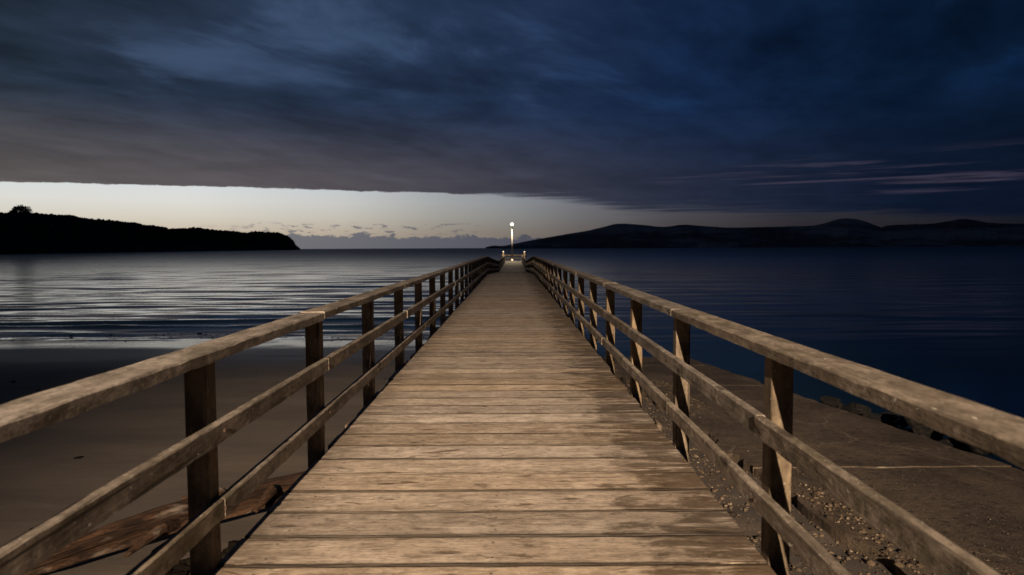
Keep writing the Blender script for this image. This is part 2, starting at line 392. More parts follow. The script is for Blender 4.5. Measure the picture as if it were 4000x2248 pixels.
fl = t.add(py, t.mul(t.sub(t.noise(t.vmul(pos, (.16, .0, 0)), 1, 4, .6), .5), 4.5))
foam = t.mul(t.mul(t.ss(fo, .50, .60), t.mul(t.ss(fl, 24.6, 25.6), t.ss(fl, 28.4, 26.8))), t.ss(px, 3, -1))
b = t.out(t.mix(foam, (.010, .022, .018), (.62, .64, .64)), t.add(t.ss(t.m('LOGARITHM', t.m('MAXIMUM', py, 1.), math.e), math.log(38), math.log(900), .05, .44), t.mul(foam, .7)), nb.outputs[0], .5, ior=1.33)
sea = link('sea', grid_mesh('sea', SX, SY, Z + SEA, m_sea)); tag(sea, kind='structure')

# ------------------------------------------------------------------ headland on the sunset side
YH = lambda x: 624.5 + (1288 - x) * .0047                       # horizon row for a column, used to read off heights
FP = 1717.
def bearing(x, d): return (x - 1288) / FP * d
def up(x, y, d): return (YH(x) - y) / FP * d + H
hl = [(-700, 500, 330), (-350, 520, 420), (-150, 531, 520), (0, 541, 600), (81, 538, 640), (140, 544, 680), (195, 549, 740), (276, 557, 830), (325, 563, 900), (390, 570, 1010), (432, 579, 1090), (487, 576, 1200),
      (520, 579, 1290), (585, 584, 1470), (624, 589, 1600), (647, 585, 1680), (699, 587, 1880), (725, 596, 1980), (738, 607, 2040), (745, 619, 2070), (757, 625.5, 2110)]
hl = np.array(hl, float)
ti = np.linspace(0, len(hl) - 1, 560); hx = np.interp(ti, range(len(hl)), hl[:, 0]); hy = np.interp(ti, range(len(hl)), hl[:, 1]); hd = np.interp(ti, range(len(hl)), hl[:, 2])
ridge_z = up(hx, hy, hd) - SEA
base = np.stack([bearing(hx, hd), hd], 1)
nrm = np.stack([-base[:, 0], base[:, 1]], 1); nrm = base / np.linalg.norm(base, axis=1, keepdims=True)   # inland = away from the bay
prof = [(-.10, -.12), (0.0, .02), (.05, .30), (.13, .52), (.25, .70), (.42, .84), (.62, .95), (.80, 1.0), (1.05, .97), (1.5, .86), (2.4, .55), (3.6, -.1)]
depth = np.clip(ridge_z * 1.9, 3, 70)
rows = []
for j, (a, b_) in enumerate(prof):
    p = base + nrm * (a * depth)[:, None]
    n = fbm(p[:, 0] * .035, p[:, 1] * .035 + j * .7, 31) * .16 + fbm(p[:, 0] * .15, p[:, 1] * .15 + j * 2.1, 33) * .07
    f = 1 if .2 < b_ else .2
    # keep the skyline where the camera's bearing puts it although the ridge stands further back
    zz = SEA + ridge_z * b_ * (1 + a * depth / np.linalg.norm(base, axis=1)) + ridge_z * n * f * (.40 if b_ > .94 else 1)
    rows.append(np.stack([p[:, 0], p[:, 1], zz], 1))
HG = np.array(rows)
m_hd, t = new_mat('headland scrub')
pos = t.n('ShaderNodeNewGeometry').outputs['Position']
n1 = t.noise(t.vmul(pos, (.05, .05, .12)), 1, 6, .65); n2 = t.noise(t.vmul(pos, (.4, .4, .5)), 1, 5, .65)
c = t.mix(t.ss(n1, .40, .64), (.030, .036, .024), (.065, .064, .042)); c = t.mix(t.mul(t.ss(n2, .5, .7), .7), c, (.020, .026, .017))
t.out(c, .95, t.bump(t.add(n1, n2), 1.0, 2.0), .05)
headland = link('headland', grid_mesh('headland', HG[..., 0], HG[..., 1], HG[..., 2], m_hd)); tag(headland, kind='structure')
m_leaf, t = new_mat('dark foliage')
oi = t.n('ShaderNodeNewGeometry').outputs['Random Per Island']
t.out(t.mix(oi, (.012, .018, .009), (.04, .048, .022)), .9, spec=.08)
# scrub that roughens the skyline: nobody could count it
n = 5200
k = wr.integers(40, 545, n); a = wr.uniform(0, 1, n); jj = wr.uniform(2.5, 7.99, n); j0 = jj.astype(int); fr = (jj - j0)[:, None]
pp = HG[j0, k] * (1 - fr) + HG[j0 + 1, k] * fr
sz = wr.uniform(.5, 1.5, n) ** 1.5 * 1.35 * np.clip(hd[k] / 900, .7, 1.5) * np.clip(ridge_z[k] / 20, .2, 1)
o = link('headland_scrub', scatter('headland_scrub', pp, sz, m_leaf, .8, 3)); tag(o, 'dark scrub covering the slopes and skyline of the headland', 'scrub', kind='stuff')
m_bark = mat_plain('bark', (.05, .04, .03), .9)
def far_tree(px_, ytop, d, wide, tall, label, seed, lean=0.):
    r = np.random.default_rng(seed)
    k = int(np.argmin(np.abs(hx - px_))); gz = HG[7, k, 2] - 1.9; loc = Vector((HG[7, k, 0], HG[7, k, 1], gz))
    root = empty('coastal_tree', loc); tag(root, label, 'tree', 'trees on the headland skyline')
    V = []; F = []; tube(V, F, [(0, 0, 0), (.15, 0, tall * .3), (lean, 0, tall * .6)], [.45, .35, .2], 8)
    for q in range(6):
        an = q * 1.05 + .3; tube(V, F, [(.1, 0, tall * .25), (math.cos(an) * wide * .2, math.sin(an) * wide * .2, tall * .5), (math.cos(an) * wide * .34, math.sin(an) * wide * .34, tall * .66)], [.24, .16, .06], 6)
    link('trunk', mesh('trunk', V, F, m_bark), parent=root)
    V = []; F = []
    cl_ = []
    for q in range(46):
        an = r.uniform(0, 6.28); rr = math.sqrt(r.uniform(0, 1)) * .42
        top_ = math.sqrt(max(0, 1 - (rr / .5) ** 2)); z = tall * (.12 + .70 * top_ * r.uniform(.25, 1.0))
        cl_.append((math.cos(an) * rr * wide + lean * .6, math.sin(an) * rr * wide, z, wide * r.uniform(.06, .12)))
    for cx_, cy_, cz_, rad in cl_:
        for q in range(150):
            dr = Vector(r.normal(0, 1, 3)).normalized() * rad * r.uniform(.5, 1.1); c_ = Vector((cx_, cy_, cz_)) + Vector((dr.x, dr.y, dr.z * .8))
            a_ = Vector(r.normal(0, 1, 3)).normalized(); b2 = a_.orthogonal().normalized(); L = r.uniform(.18, .38)
            i0 = len(V); V += [tuple(c_ - a_ * L), tuple(c_ + b2 * L * .5), tuple(c_ + a_ * L), tuple(c_ - b2 * L * .5)]; F.append((i0, i0 + 1, i0 + 2, i0 + 3))
    link('crown', mesh('crown', V, F, m_leaf), parent=root)
far_tree(62, 521, 630, 19, 10.5, 'large dome-crowned dark tree standing on the headland ridge', 4)
far_tree(168, 541, 710, 9, 4.2, 'small round dark tree on the headland ridge downhill from the large one', 5)
far_tree(41, 531, 620, 8, 5.5, 'low dark tree crowding the landward side of the large domed tree', 6)

# ------------------------------------------------------------------ dune hills across the harbour
def hill(name, prof_px, d0, mat, dep=700, seed=0, rough=1.0, n=420):
    pr_ = np.array(prof_px, float); x = np.linspace(pr_[0, 0], pr_[-1, 0], n)
    y = np.interp(x, pr_[:, 0], pr_[:, 1])
    ker = np.hanning(15); ker /= ker.sum(); ypad = np.pad(y, 7, mode='edge'); y = np.convolve(ypad, ker, 'valid')
    d_ = np.full_like(x, d0); hgt = np.clip(up(x, y, d0) - SEA, .3, None)
    rows = []
    for a, b_ in ((-.45, -.05), (-.36, .03), (-.33, .10), (-.26, .20), (-.18, .38), (-.10, .68), (-.04, .90), (0, 1), (.08, .95), (.25, .7), (.6, .3), (1, -.1)):
        dd = d_ + a * dep; X_ = bearing(x, d0) * (dd / d0)
        nn = fbm(X_ * .008, dd * .008, seed) * .30 + fbm(X_ * .03, dd * .03, seed + 5) * .10
        z = SEA + hgt * b_ + hgt * nn * rough * (0.10 if b_ > .88 else 1.0) * (b_ > .02)
        rows.append(np.stack([X_, dd, z], 1))
    G = np.array(rows); o = link(name, grid_mesh(name, G[..., 0], G[..., 1], G[..., 2], mat)); tag(o, kind='structure'); return o
def mat_hill(name, sand, veg, lo, hi):
    m, t = new_mat(name); pos = t.n('ShaderNodeNewGeometry').outputs['Position']; px, py, pz = t.sep(pos)
    n1 = t.noise(t.vmul(pos, (.0035, .006, .02)), 1, 6, .62); n2 = t.noise(t.vmul(pos, (.02, .02, .05)), 1, 5, .6)
    f = t.ss(t.add(t.add(n1, t.mul(t.sub(n2, .5), .3)), t.lin(pz, 0, 90, -.10, .06)), lo, hi)
    t.out(t.mix(f, veg, sand), .95, t.bump(t.add(n1, n2), .8, 6.), .05); return m
hill('dune_hills', [(1262, 621), (1288, 615.5), (1338, 605), (1413, 592), (1488, 580), (1548, 564), (1588, 565), (1668, 573), (1718, 566), (1768, 570), (1838, 575), (1938, 572), (2038, 570), (2068, 565), (2108, 551), (2138, 549), (2168, 555), (2218, 576), (2263, 579), (2363, 576), (2576, 573), (2800, 570), (3200, 575)],
     2700, mat_hill('dune scrub', (.27, .225, .18), (.080, .080, .070), .38, .66), 800, 50)
hill('far_ranges', [(2150, 600), (2228, 568), (2338, 565), (2423, 552), (2488, 562), (2576, 565), (2800, 560), (3300, 580)], 6500, mat_hill('far scrub', (.12, .11, .10), (.05, .05, .045), .4, .6), 1500, 60)
hill('far_islet', [(1222, 623), (1237, 619.5), (1246, 618.5), (1258, 620), (1290, 617.5), (1330, 616), (1380, 615)], 5200, mat_hill('islet scrub', (.12, .11, .10), (.05, .05, .045), .4, .6), 600, 66, .4, 120)

# ------------------------------------------------------------------ boat ramp
m_con, t = new_mat('worn ramp concrete')
pos = t.n('ShaderNodeNewGeometry').outputs['Position']
n1 = t.noise(t.vmul(pos, (.9, .6, 1)), 1, 6, .62); n2 = t.noise(t.vmul(pos, (34, 34, 34)), 1, 5, .7); n3 = t.noise(t.vmul(pos, (6, 1.2, 2)), 1, 5, .65, .6)
vo = t.n('ShaderNodeTexVoronoi', feature='F1'); t.put(vo.inputs['Vector'], pos); vo.inputs['Scale'].default_value = 55
c = t.mix(t.ss(n1, .34, .66), (.060, .042, .028), (.118, .083, .055))
c = t.mix(t.mul(t.ss(n3, .54, .70), .55), c, (.050, .040, .029))
n5 = t.noise(t.vmul(pos, (13, 13, 13)), 1, 6, .75)
c = t.mix(t.mul(t.ss(n5, .55, .68), .6), c, (.20, .145, .098)); c = t.mix(t.mul(t.ss(n5, .47, .36), .85), c, (.020, .014, .009))
c = t.mix(t.mul(t.ss(n2, .56, .70), .45), c, (.20, .155, .11)); c = t.mix(t.mul(t.ss(n2, .46, .32), .6), c, (.032, .024, .017))
ck = t.n('ShaderNodeTexVoronoi', feature='DISTANCE_TO_EDGE'); t.put(ck.inputs['Vector'], t.vadd(t.vmul(pos, (.5, .34, .4)), t.vec(t.mul(n1, .5), t.mul(n3, .25), 0))); ck.inputs['Scale'].default_value = 1.
crk = t.ss(ck.outputs['Distance'], .010, .003)
c = t.mix(t.mul(crk, .5), c, (.22, .17, .12))
t.out(c, t.lin(n1, .3, .7, .72, .92), t.bump(t.add(t.add(t.mul(n2, .6), t.mul(n5, 1.2)), t.add(t.mul(t.noise(t.vmul(pos, (90, 90, 90)), 1, 3, .6), .7), t.mul(n1, .5))), .8, .02), .3)
m_joint = mat_plain('sandy joint', (.19, .15, .105), .95, var=.6)
ramp = empty('boat_ramp', (4, 8, ground_z(4, 8))); tag(ramp, kind='structure')
def rz(y): return -.40 - .073 * y + .015 * max(-y, 0) ** 1.5
cuts = [-6, -1.2, 3.1, 7.2, 11.1, 14.0, 18.2, 23.5]
x0, x1 = 2.62, 5.32
for q in range(len(cuts) - 1):
    ya, yb = cuts[q] + .014, cuts[q + 1] - .014
    nx, ny = 24, 30; r = np.random.default_rng(100 + q)
    uu, vv = np.meshgrid(np.linspace(0, 1, nx), np.linspace(0, 1, ny))
    X = x0 + (x1 - x0) * uu; Y = ya + (yb - ya) * vv
    X += np.where(uu < .01, fbm(Y * 1.7, Y * 0, 8) * .16 - .04, 0) + np.where(uu > .99, fbm(Y * 2.1, Y * 0 + 9, 8) * .07, 0)
    Y += np.where((vv < .01), fbm(X * 3, X * 0 + q, 12) * .02, 0) + np.where(vv > .99, fbm(X * 3, X * 0 + q + 1, 12) * .02, 0)
    rzv = np.vectorize(rz)(Y); tilt = r.normal(0, .006)
    Zt = rzv + fbm(X * 2.5, Y * 2.5, 14) * .012 + tilt + .006 * (q % 2)
    i = np.arange(nx * ny).reshape(ny, nx); V = np.stack([X, Y, Zt], -1).reshape(-1, 3).tolist(); F = []
    F += np.stack([i[:-1, :-1], i[:-1, 1:], i[1:, 1:], i[1:, :-1]], -1).reshape(-1, 4).tolist()
    ring = list(i[0, :]) + list(i[1:, -1]) + list(i[-1, -2::-1]) + list(i[-2:0:-1, 0]); b0 = len(V)
    for k_ in ring: p = V[k_]; V.append((p[0], p[1], p[2] - .24))
    for k_ in range(len(ring)):
        k2 = (k_ + 1) % len(ring); F.append((ring[k_], b0 + k_, b0 + k2, ring[k2]))
    off = ramp.location
    V = [(p[0] - off.x, p[1] - off.y, p[2] - off.z) for p in V]
    link('concrete_slab', mesh('concrete_slab', V, F, m_con), parent=ramp)
    if q:
        yy = cuts[q]; nn = 30; V = []; F = []
        for k_ in range(nn):
            xx = x0 + .05 + (x1 - x0 - .1) * k_ / (nn - 1)
            hh = rz(yy) - .003 + .022 * float(fbm(np.array(xx * 1.7), np.array(q * 3.3), 19)) + r.normal(0, .002); ww = .011 + abs(r.normal(0, .008)); wob = fbm(np.array(xx * 3.), np.array(q + 0.), 12) * .05
            V += [(xx - off.x, yy - ww + wob - off.y, rz(yy) - .05 - off.z), (xx - off.x, yy - ww * .5 + wob - off.y, hh + .006 - off.z), (xx - off.x, yy + ww * .5 + wob - off.y, hh + .006 - off.z), (xx - off.x, yy + ww + wob - off.y, rz(yy) - .05 - off.z)]
        for k_ in range(nn - 1):
            for j in range(3): a = k_ * 4 + j; F.append((a, a + 1, a + 5, a + 4))
        link('joint_filling', mesh('joint_filling', V, F, m_joint), parent=ramp)

m_rock, t = new_mat('dark shore rock')
tc = t.n('ShaderNodeTexCoord').outputs['Object']; n1 = t.noise(tc, 5, 6, .65); n2 = t.noise(tc, 22, 4, .6)
t.out(t.mix(t.ss(n1, .42, .68), (.010, .009, .008), (.042, .033, .024)), .8, t.bump(t.add(n1, n2), .9, .04), .3)
rock_meshes = []
for q in range(6):
    b_ = bmesh.new(); bmesh.ops.create_icosphere(b_, subdivisions=3, radius=1); r = np.random.default_rng(200 + q)
    pts = np.array([v_.co[:] for v_ in b_.verts]); cutp = r.normal(0, 1, (9, 3)); cutp /= np.linalg.norm(cutp, axis=1, keepdims=True); cd = r.uniform(.40, .85, 9)
    for v_, p in zip(b_.verts, pts):
        for nrm_, dd in zip(cutp, cd):
            e_ = p @ nrm_ - dd
            if e_ > 0: p = p - nrm_ * e_ * .9
        p = p * (1 + .10 * float(fbm(np.array(p[0] * 3 + 5), np.array(p[1] * 3 + p[2] * 2), q)))
        v_.co = p
    me = bpy.data.meshes.new('rock'); b_.to_mesh(me); b_.free(); me.materials.append(m_rock); rock_meshes.append(me)
for q in range(60):
    y = random.uniform(4.5, 13.0); x = 5.62 + abs(random.gauss(0, .55)); sc = random.uniform(.10, .30)
    o = link('rock', rock_meshes[q % 6], loc=(x, y, float(ground_z(x, y)) + sc * .35 + max(0, .5 - (x - 5.6) * .35) * random.random()), rot=(random.uniform(-.4, .4), random.uniform(-.4, .4), random.uniform(0, 6.28)), scale=(sc * 1.2, sc, sc * .75))
    tag(o, 'dark jagged rock tumbled against the outer edge of the concrete boat ramp', 'rock', 'rocks along the boat ramp edge')

m_peb, t = new_mat('shell grit and pebbles')
rp = t.n('ShaderNodeNewGeometry').outputs['Random Per Island']
t.out(t.ramp(rp, [(0, (.025, .018, .012)), (.5, (.070, .048, .030)), (.85, (.125, .088, .056)), (.97, (.16, .12, .082)), (1, (.22, .175, .125))]), .85, spec=.2)
n = 14000; yy = 3.0 + 12 * wr.uniform(0, 1, n) ** 1.5; xx = 1.0 + 2.3 * wr.uniform(0, 1, n) ** 1.15
keep = fbm(xx * 1.1, yy * 1.1, 77) > -.22; xx, yy = xx[keep], yy[keep]
sz = np.clip(wr.lognormal(-4.75, .5, len(xx)), .005, .04)
zz = np.where(xx > 2.62, -.40 - .073 * yy + .004, ground_z(xx, yy)) + sz * .2
o = link('pebbles', scatter('pebbles', np.stack([xx, yy, zz], 1), sz, m_peb, .65, 9)); tag(o, 'loose pebbles and shell grit between the jetty and the boat ramp', 'pebbles', kind='stuff')
m_grit = mat_plain('ramp grit', (.10, .078, .055), .9, var=.6)
n = 4000; xx = wr.uniform(2.6, 5.2, n); yy = 2.5 + 6.5 * wr.uniform(0, 1, n) ** 1.3; keep = fbm(xx * .8, yy * .8, 78) > .05 - (6 - yy) * .06; xx, yy = xx[keep], yy[keep]
sz = np.clip(wr.lognormal(-5.4, .35, len(xx)), .0025, .009)
o = link('ramp_grit', scatter('ramp_grit', np.stack([xx, yy, -.40 - .073 * yy + .006], 1), sz, m_grit, .6, 10)); tag(o, 'scattered grit lying on the near concrete of the boat ramp', 'grit', kind='stuff')

m_weed_and_shade = mat_plain('seaweed_and_shade', (.012, .009, .006), .95, spec=.05, var=.5)  # for the weed scraps and the shade heap by the log
n = 260; xx = wr.uniform(-22, -1.6, n); yy = 25.4 + fbm(xx * .22, xx * 0, 91) * 2.6 + wr.normal(0, .7, n); sz = wr.lognormal(-3.7, .45, n)
xs2 = wr.uniform(-13, -1.8, 46); ys2_ = wr.uniform(6, 22, 46); sz2 = np.clip(wr.lognormal(-3.6, .45, 46), .015, .05)
fq = wr.uniform(0, 1, 260); xl = -3.75 + 2.0 * fq + .27 + np.abs(wr.normal(0, .17, 260)); yl = 4.75 + 2.25 * fq - .25 - np.abs(wr.normal(0, .15, 260)); sl_ = wr.lognormal(-3.0, .35, 260)  # dark lumps added along the log's front, standing for the shade there
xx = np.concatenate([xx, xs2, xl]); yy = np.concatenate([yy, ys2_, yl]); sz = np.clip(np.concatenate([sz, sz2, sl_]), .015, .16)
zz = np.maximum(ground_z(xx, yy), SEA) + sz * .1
o = link('seaweed_and_shade', scatter('seaweed_and_shade', np.stack([xx, yy, zz], 1), sz, m_weed_and_shade, .3, 12)); tag(o, 'dark scraps of weed along the tide line and on the sand, plus a dark heap added as shade along the log', 'seaweed_and_shade', kind='stuff')

# ------------------------------------------------------------------ driftwood log beside the jetty
m_log, t = new_mat('driftwood')
tc = t.n('ShaderNodeTexCoord').outputs['Object']
g = t.noise(t.vmul(tc, (4.5, 24, 24)), 1, 6, .68, .6); g2 = t.noise(t.vmul(tc, (2.5, 6, 6)), 1, 5, .62)
c = t.mix(t.ss(g, .36, .62), (.014, .007, .004), (.060, .031, .016)); c = t.mix(t.mul(t.ss(g2, .5, .68), .8), c, (.19, .15, .115)); c = t.mix(t.ss(g, .42, .32), c, (.010, .006, .004))
t.out(c, .85, t.bump(t.add(g, t.mul(g2, .5)), 1.0, .04), .2)
A = Vector((-3.75, 4.75, 0)); B = Vector((-1.62, 7.15, 0)); L = (B - A).length; ang = math.atan2(B.y - A.y, B.x - A.x)
logE = empty('driftwood_log', (A.x, A.y, float(ground_z(A.x, A.y)) - .05)); logE.rotation_euler = (0, -.03, ang)
tag(logE, 'split weathered driftwood log lying on the sand beside the jetty', 'driftwood')
V = []; F = []; ns, nc_ = 44, 34; r = np.random.default_rng(5); grooves = r.normal(0, .09, nc_)
for i_ in range(ns):
    tt = i_ / (ns - 1); X = tt * L
    rad = (.10 + .13 * math.sin(min(1, tt * 1.7) * math.pi / 2)) * (1 if tt < .93 else 1 - (tt - .93) * 6)
    rad *= .66 * (.55 + .45 * min(1, tt * 9))
    cyy = .10 * math.sin(tt * 3.0); czz = .13 + .05 * math.sin(tt * 4 + .6)
    for j in range(nc_):
        th = 2 * math.pi * j / nc_
        ridge = 1 + .13 * math.sin(6 * th + tt * 1.5) + .22 * float(fbm(np.array(tt * 2.2 + math.cos(th) * 1.3), np.array(math.sin(th) * 1.6 + 4.), 61)) + grooves[j] + .015 * r.normal()
        if -2.5 < th - 2 * math.pi < -.35: ridge *= .72       # rotted hollow underside
        V.append((X, cyy + math.cos(th) * rad * 1.45 * ridge, czz + math.sin(th) * rad * .85 * ridge))
for i_ in range(ns - 1):
    for j in range(nc_):
        a = i_ * nc_ + j; b2 = i_ * nc_ + (j + 1) % nc_; F.append((a, a + nc_, b2 + nc_, b2))
F.append(tuple(range(nc_))); F.append(tuple((ns - 1) * nc_ + j for j in reversed(range(nc_))))
link('trunk', mesh('trunk', V, F, m_log), parent=logE)
for (bt, bl_, bz, by0) in ((.42, .55, .16, -.25), (.70, .42, .22, -.3), (.58, .35, .25, .28)):
    V = []; F = []; X = bt * L; tube(V, F, [(X, 0, .16), (X - bl_ * .4, by0 * .7, .16 + bz * .5), (X - bl_, by0 * 1.3, .10 + bz * .5)], [.07, .05, .02], 9)
    link('broken_branch', mesh('broken_branch', V, F, m_log), parent=logE)

# ------------------------------------------------------------------ the jetty
WD = 2.53; CX = -.090
Y_CREST, Y_DIP, Y_END = 37.2, 63.0, 116.0
def deck_z(y):
    if y < Y_CREST: return 0.
    if y < Y_DIP:
        t_ = (y - Y_CREST) / (Y_DIP - Y_CREST); return -.78 * t_
    return -.78
def deck_c(y): return CX + max(0, y - Y_CREST) * .0046
def pitch_at(y): return math.atan2(deck_z(y + .05) - deck_z(y - .05), .1)
jetty = empty('jetty', (CX, 0, ground_z(0, 0))); jz = jetty.location.z
tag(jetty, 'long weathered timber jetty with plank deck and post-and-rail fences running out over the bay', 'jetty')
def jadd(name, me, loc, rot=(0, 0, 0), scale=(1, 1, 1)):
    return link(name, me, parent=jetty, loc=(loc[0] - jetty.location.x, loc[1], loc[2] - jz), rot=rot, scale=scale)
PITCH = .318
planks = [timber('deck_plank', WD, PITCH - .009, .05, M_DECK, 18, .0042, .004, 300 + q) for q in range(14)]
y = -7.8; cnt = 0; ylist = []
while y < Y_END + 2.6:
    ylist.append(y); y += PITCH
# nearest joint rows measured in the photograph fall at 3.36 m + n * pitch
shift = (3.365 - PITCH / 2 - ylist[0]) % PITCH; ylist = [a + shift for a in ylist]
ahead = [a for a in ylist if a > 1.2]; near = set(ahead[:296])
V = []; F = []
for k_, y in enumerate(ylist):
    z = deck_z(y) + random.gauss(0, .0022); rot = (pitch_at(y) + random.gauss(0, .006), 0 if k_ % 2 else 0, random.gauss(0, .0011))
    end_wide = 1.5 if y > Y_END - 9 else 1.0
    if y in near or y <= 1.2:
        flip = random.choice((1, 1, 1))
        jadd('deck_plank', planks[random.randrange(14)], (deck_c(y) + random.gauss(0, .012), y, z), rot, (1, random.uniform(.958, 1.012), 1)) if y in near else None
    if y not in near:
        hw = WD / 2 * end_wide; c_ = deck_c(y); i0 = len(V)
        for sx_ in (-1, 1):
            for sy_ in (-1, 1):
                for sz_ in (0, -.05): V.append((c_ + sx_ * hw - jetty.location.x, y + sy_ * (PITCH / 2 - .006), z + sz_ - jz))
        F += [(i0, i0 + 4, i0 + 6, i0 + 2), (i0 + 1, i0 + 3, i0 + 7, i0 + 5), (i0, i0 + 1, i0 + 5, i0 + 4), (i0 + 2, i0 + 6, i0 + 7, i0 + 3), (i0, i0 + 2, i0 + 3, i0 + 1), (i0 + 4, i0 + 5, i0 + 7, i0 + 6)]
o = link('deck_planks_beyond', mesh('deck_planks_beyond', V, F, M_DECK), parent=jetty); tag(o, kind='stuff')

# posts
S = 1.80
pm = [timber('post', 1.33, .10, .10, M_POST, 7, .0022, .004, 400 + q) for q in range(6)]
sides = {-1: 3.03 - 4 * S, 1: 3.11 - 4 * S}
post_rows = {-1: [], 1: []}
for sd in (-1, 1):
    y = sides[sd]; k_ = -4
    while y < Y_END - 7.0:
        yy = y + random.gauss(0, .012); post_rows[sd].append(yy)
        xx = deck_c(yy) + sd * (WD / 2 + .052)
        # local X is the timber's length: stand it up, its top just under the cap rail
        o = jadd('post', pm[random.randrange(6)], (xx - .05, yy, deck_z(yy) + .952 - 1.33 / 2), (0, R(-90) + random.gauss(0, .006), 0))
        o.rotation_euler = (random.gauss(0, .006), R(-90), random.gauss(0, .012))
        y += S
# rails: two bays to a length, butted on the posts, sprung along the profile of the deck
def rail(name, sd, ya, yb, xo, ztop, me, L):
    xo += random.uniform(-.012, 0.004) if name != 'top_rail' else random.gauss(0, .004)
    xa = deck_c(ya) + sd * xo; xb = deck_c(yb) + sd * xo; za = deck_z(ya) + ztop; zb = deck_z(yb) + ztop
    d_ = Vector((xb - xa, yb - ya, zb - za)); ln = d_.length - .004
    o = jadd(name, me, ((xa + xb) / 2, (ya + yb) / 2, (za + zb) / 2 + random.gauss(0, .003)))
    o.rotation_mode = 'XYZ'
    o.rotation_euler = (random.gauss(0, .008), -math.atan2(d_.z, math.hypot(d_.x, d_.y)), math.atan2(d_.y, d_.x)); o.scale = (ln / L, 1, 1)
capm = [timber('top_rail', 2 * S, .172, .052, M_RAIL, 34, .0034, .007, 500 + q, side=.12) for q in range(7)]
midm = [timber('middle_rail', 2 * S, .046, .090, M_RAIL, 30, .0026, .006, 520 + q, side=.12) for q in range(7)]
botm = [timber('bottom_rail', 2 * S, .046, .088, M_RAIL, 30, .0026, .006, 540 + q, side=.12) for q in range(7)]
for sd in (-1, 1):
    rows_ = post_rows[sd]
    for name, ms_, xo, zt, start in (('top_rail', capm, WD / 2 + .056, 1.004, 1), ('middle_rail', midm, WD / 2 - .022, .672, 1 if sd < 0 else 0), ('bottom_rail', botm, WD / 2 - .022, .318, 0 if sd < 0 else 1)):
        k_ = start
        while k_ < len(rows_) - 1:
            k2 = min(k_ + 2, len(rows_) - 1)
            # break a length where the deck changes slope
            for kk in range(k_ + 1, k2):
                if (rows_[k_] < Y_CREST < rows_[k2]) or (rows_[k_] < Y_DIP < rows_[k2]): k2 = k_ + 1
            rail(name, sd, rows_[k_], rows_[k2], xo, zt, ms_[random.randrange(7)], 2 * S); k_ = k2
# bolt heads where the rails cross the near posts
V, F = lathe([(.011, 0), (.011, .006), (.006, .009)], 6); bolt = mesh('bolt', V, F, M_BOLT)
for sd in (-1, 1):
    for yy in post_rows[sd][4:12]:
        for zt in (.625, .27):
            jadd('bolt', bolt, (deck_c(yy) + sd * (WD / 2 - .045), yy + random.uniform(-.02, .02), zt + random.gauss(0, .008)), (0, R(-90 * sd), 0))
# frame below: bearers along, crossheads and piles under every second post
bear = timber('bearer', 6 * S, .12, .24, M_UNDER, 8, .004, .006, 600)
yb = sides[-1]
while yb < Y_END - 2:
    for xo in (-1.06, 0, 1.06):
        ya_, yb2 = yb, yb + 6 * S; za, zb = deck_z(ya_), deck_z(yb2)
        ym = (ya_ + yb2) / 2; drop = min(0, (za + zb) / 2 - deck_z(ym))
        low = min(deck_z(q_) - (za + (zb - za) * (q_ - ya_) / (yb2 - ya_)) for q_ in np.linspace(ya_, yb2, 9))
        o = jadd('bearer', bear, (deck_c(ym) + xo, ym, (za + zb) / 2 - .056 + min(0, low)), (0, -math.atan2(zb - za, yb2 - ya_), R(90))); o.rotation_euler = (0, -math.atan2(zb - za, yb2 - ya_), R(90)); o.scale = (.9985, 1, 1)
    yb += 6 * S
xh = timber('crosshead', WD + .62, .20, .26, M_UNDER, 8, .005, .008, 610)
V = []; F = []; tube(V, F, [(0, 0, 0), (.01, 0, -1.5), (0, .01, -3.4)], [.135, .145, .16], 12); pile = mesh('pile', V, F, M_UNDER, True)
for k_, yy in enumerate(post_rows[-1]):
    if k_ % 2 == 0:
        z = deck_z(yy) - .30
        if deck_z(yy) < 0 and yy < Y_DIP + 12: z -= .06
        jadd('crosshead', xh, (deck_c(yy), yy + .16, z))
        for xo in (-1.05, 1.05): jadd('pile', pile, (deck_c(yy) + xo, yy + .16, z - .22))
# end platform: rails, tall white-capped mooring posts
pe = lambda x, y, z: (deck_c(Y_END) + x, y, deck_z(y) + z)
cross = timber('end_rail', 3.9, .06, .16, M_POST, 8, .003, .006, 620)
for zt in (1.02, .52): jadd('end_rail', cross, pe(0, Y_END + 2.3, zt))
V = []; F = []; tube(V, F, [(0, 0, -2.6), (0, 0, 1.42)], [.16, .13], 14); mp = mesh('mooring_post', V, F, M_POST, True)
V, F = lathe([(.15, 0), (.155, .08), (.12, .17), (.04, .22)], 14); mc = mesh('white_cap', V, F, M_WHITE, True)
for x in (-1.78, 1.95):
    o = jadd('mooring_post', mp, pe(x, Y_END + 2.2, 0)); link('white_cap', mc, parent=o, loc=(0, 0, 1.41))
sdr = timber('side_rail', 8.2, .06, .14, M_POST, 8, .003, .006, 630)
spost = timber('platform_post', 1.4, .14, .14, M_POST, 5, .003, .005, 640)
for x in (-1.86, 2.02 - .12):
    for zt in (1.02, .55): jadd('side_rail', sdr, pe(x, Y_END - 2.0, zt), (0, 0, R(90)))
    for yy in (-6.0, -3.2, -.4): 
        o = jadd('platform_post', spost, pe(x - .07 + (.11 if x > 0 else -.11), Y_END + yy, 1.05 - .7)); o.rotation_euler = (0, R(-90), 0)
V = [(sx_ * .45, sy_ * .18, z_) for z_ in (0, 1.25) for sx_, sy_ in ((-1, -1), (1, -1), (1, 1), (-1, 1))]; F = [(3, 2, 1, 0), (4, 5, 6, 7), (0, 1, 5, 4), (1, 2, 6, 5), (2, 3, 7, 6), (3, 0, 4, 7)]

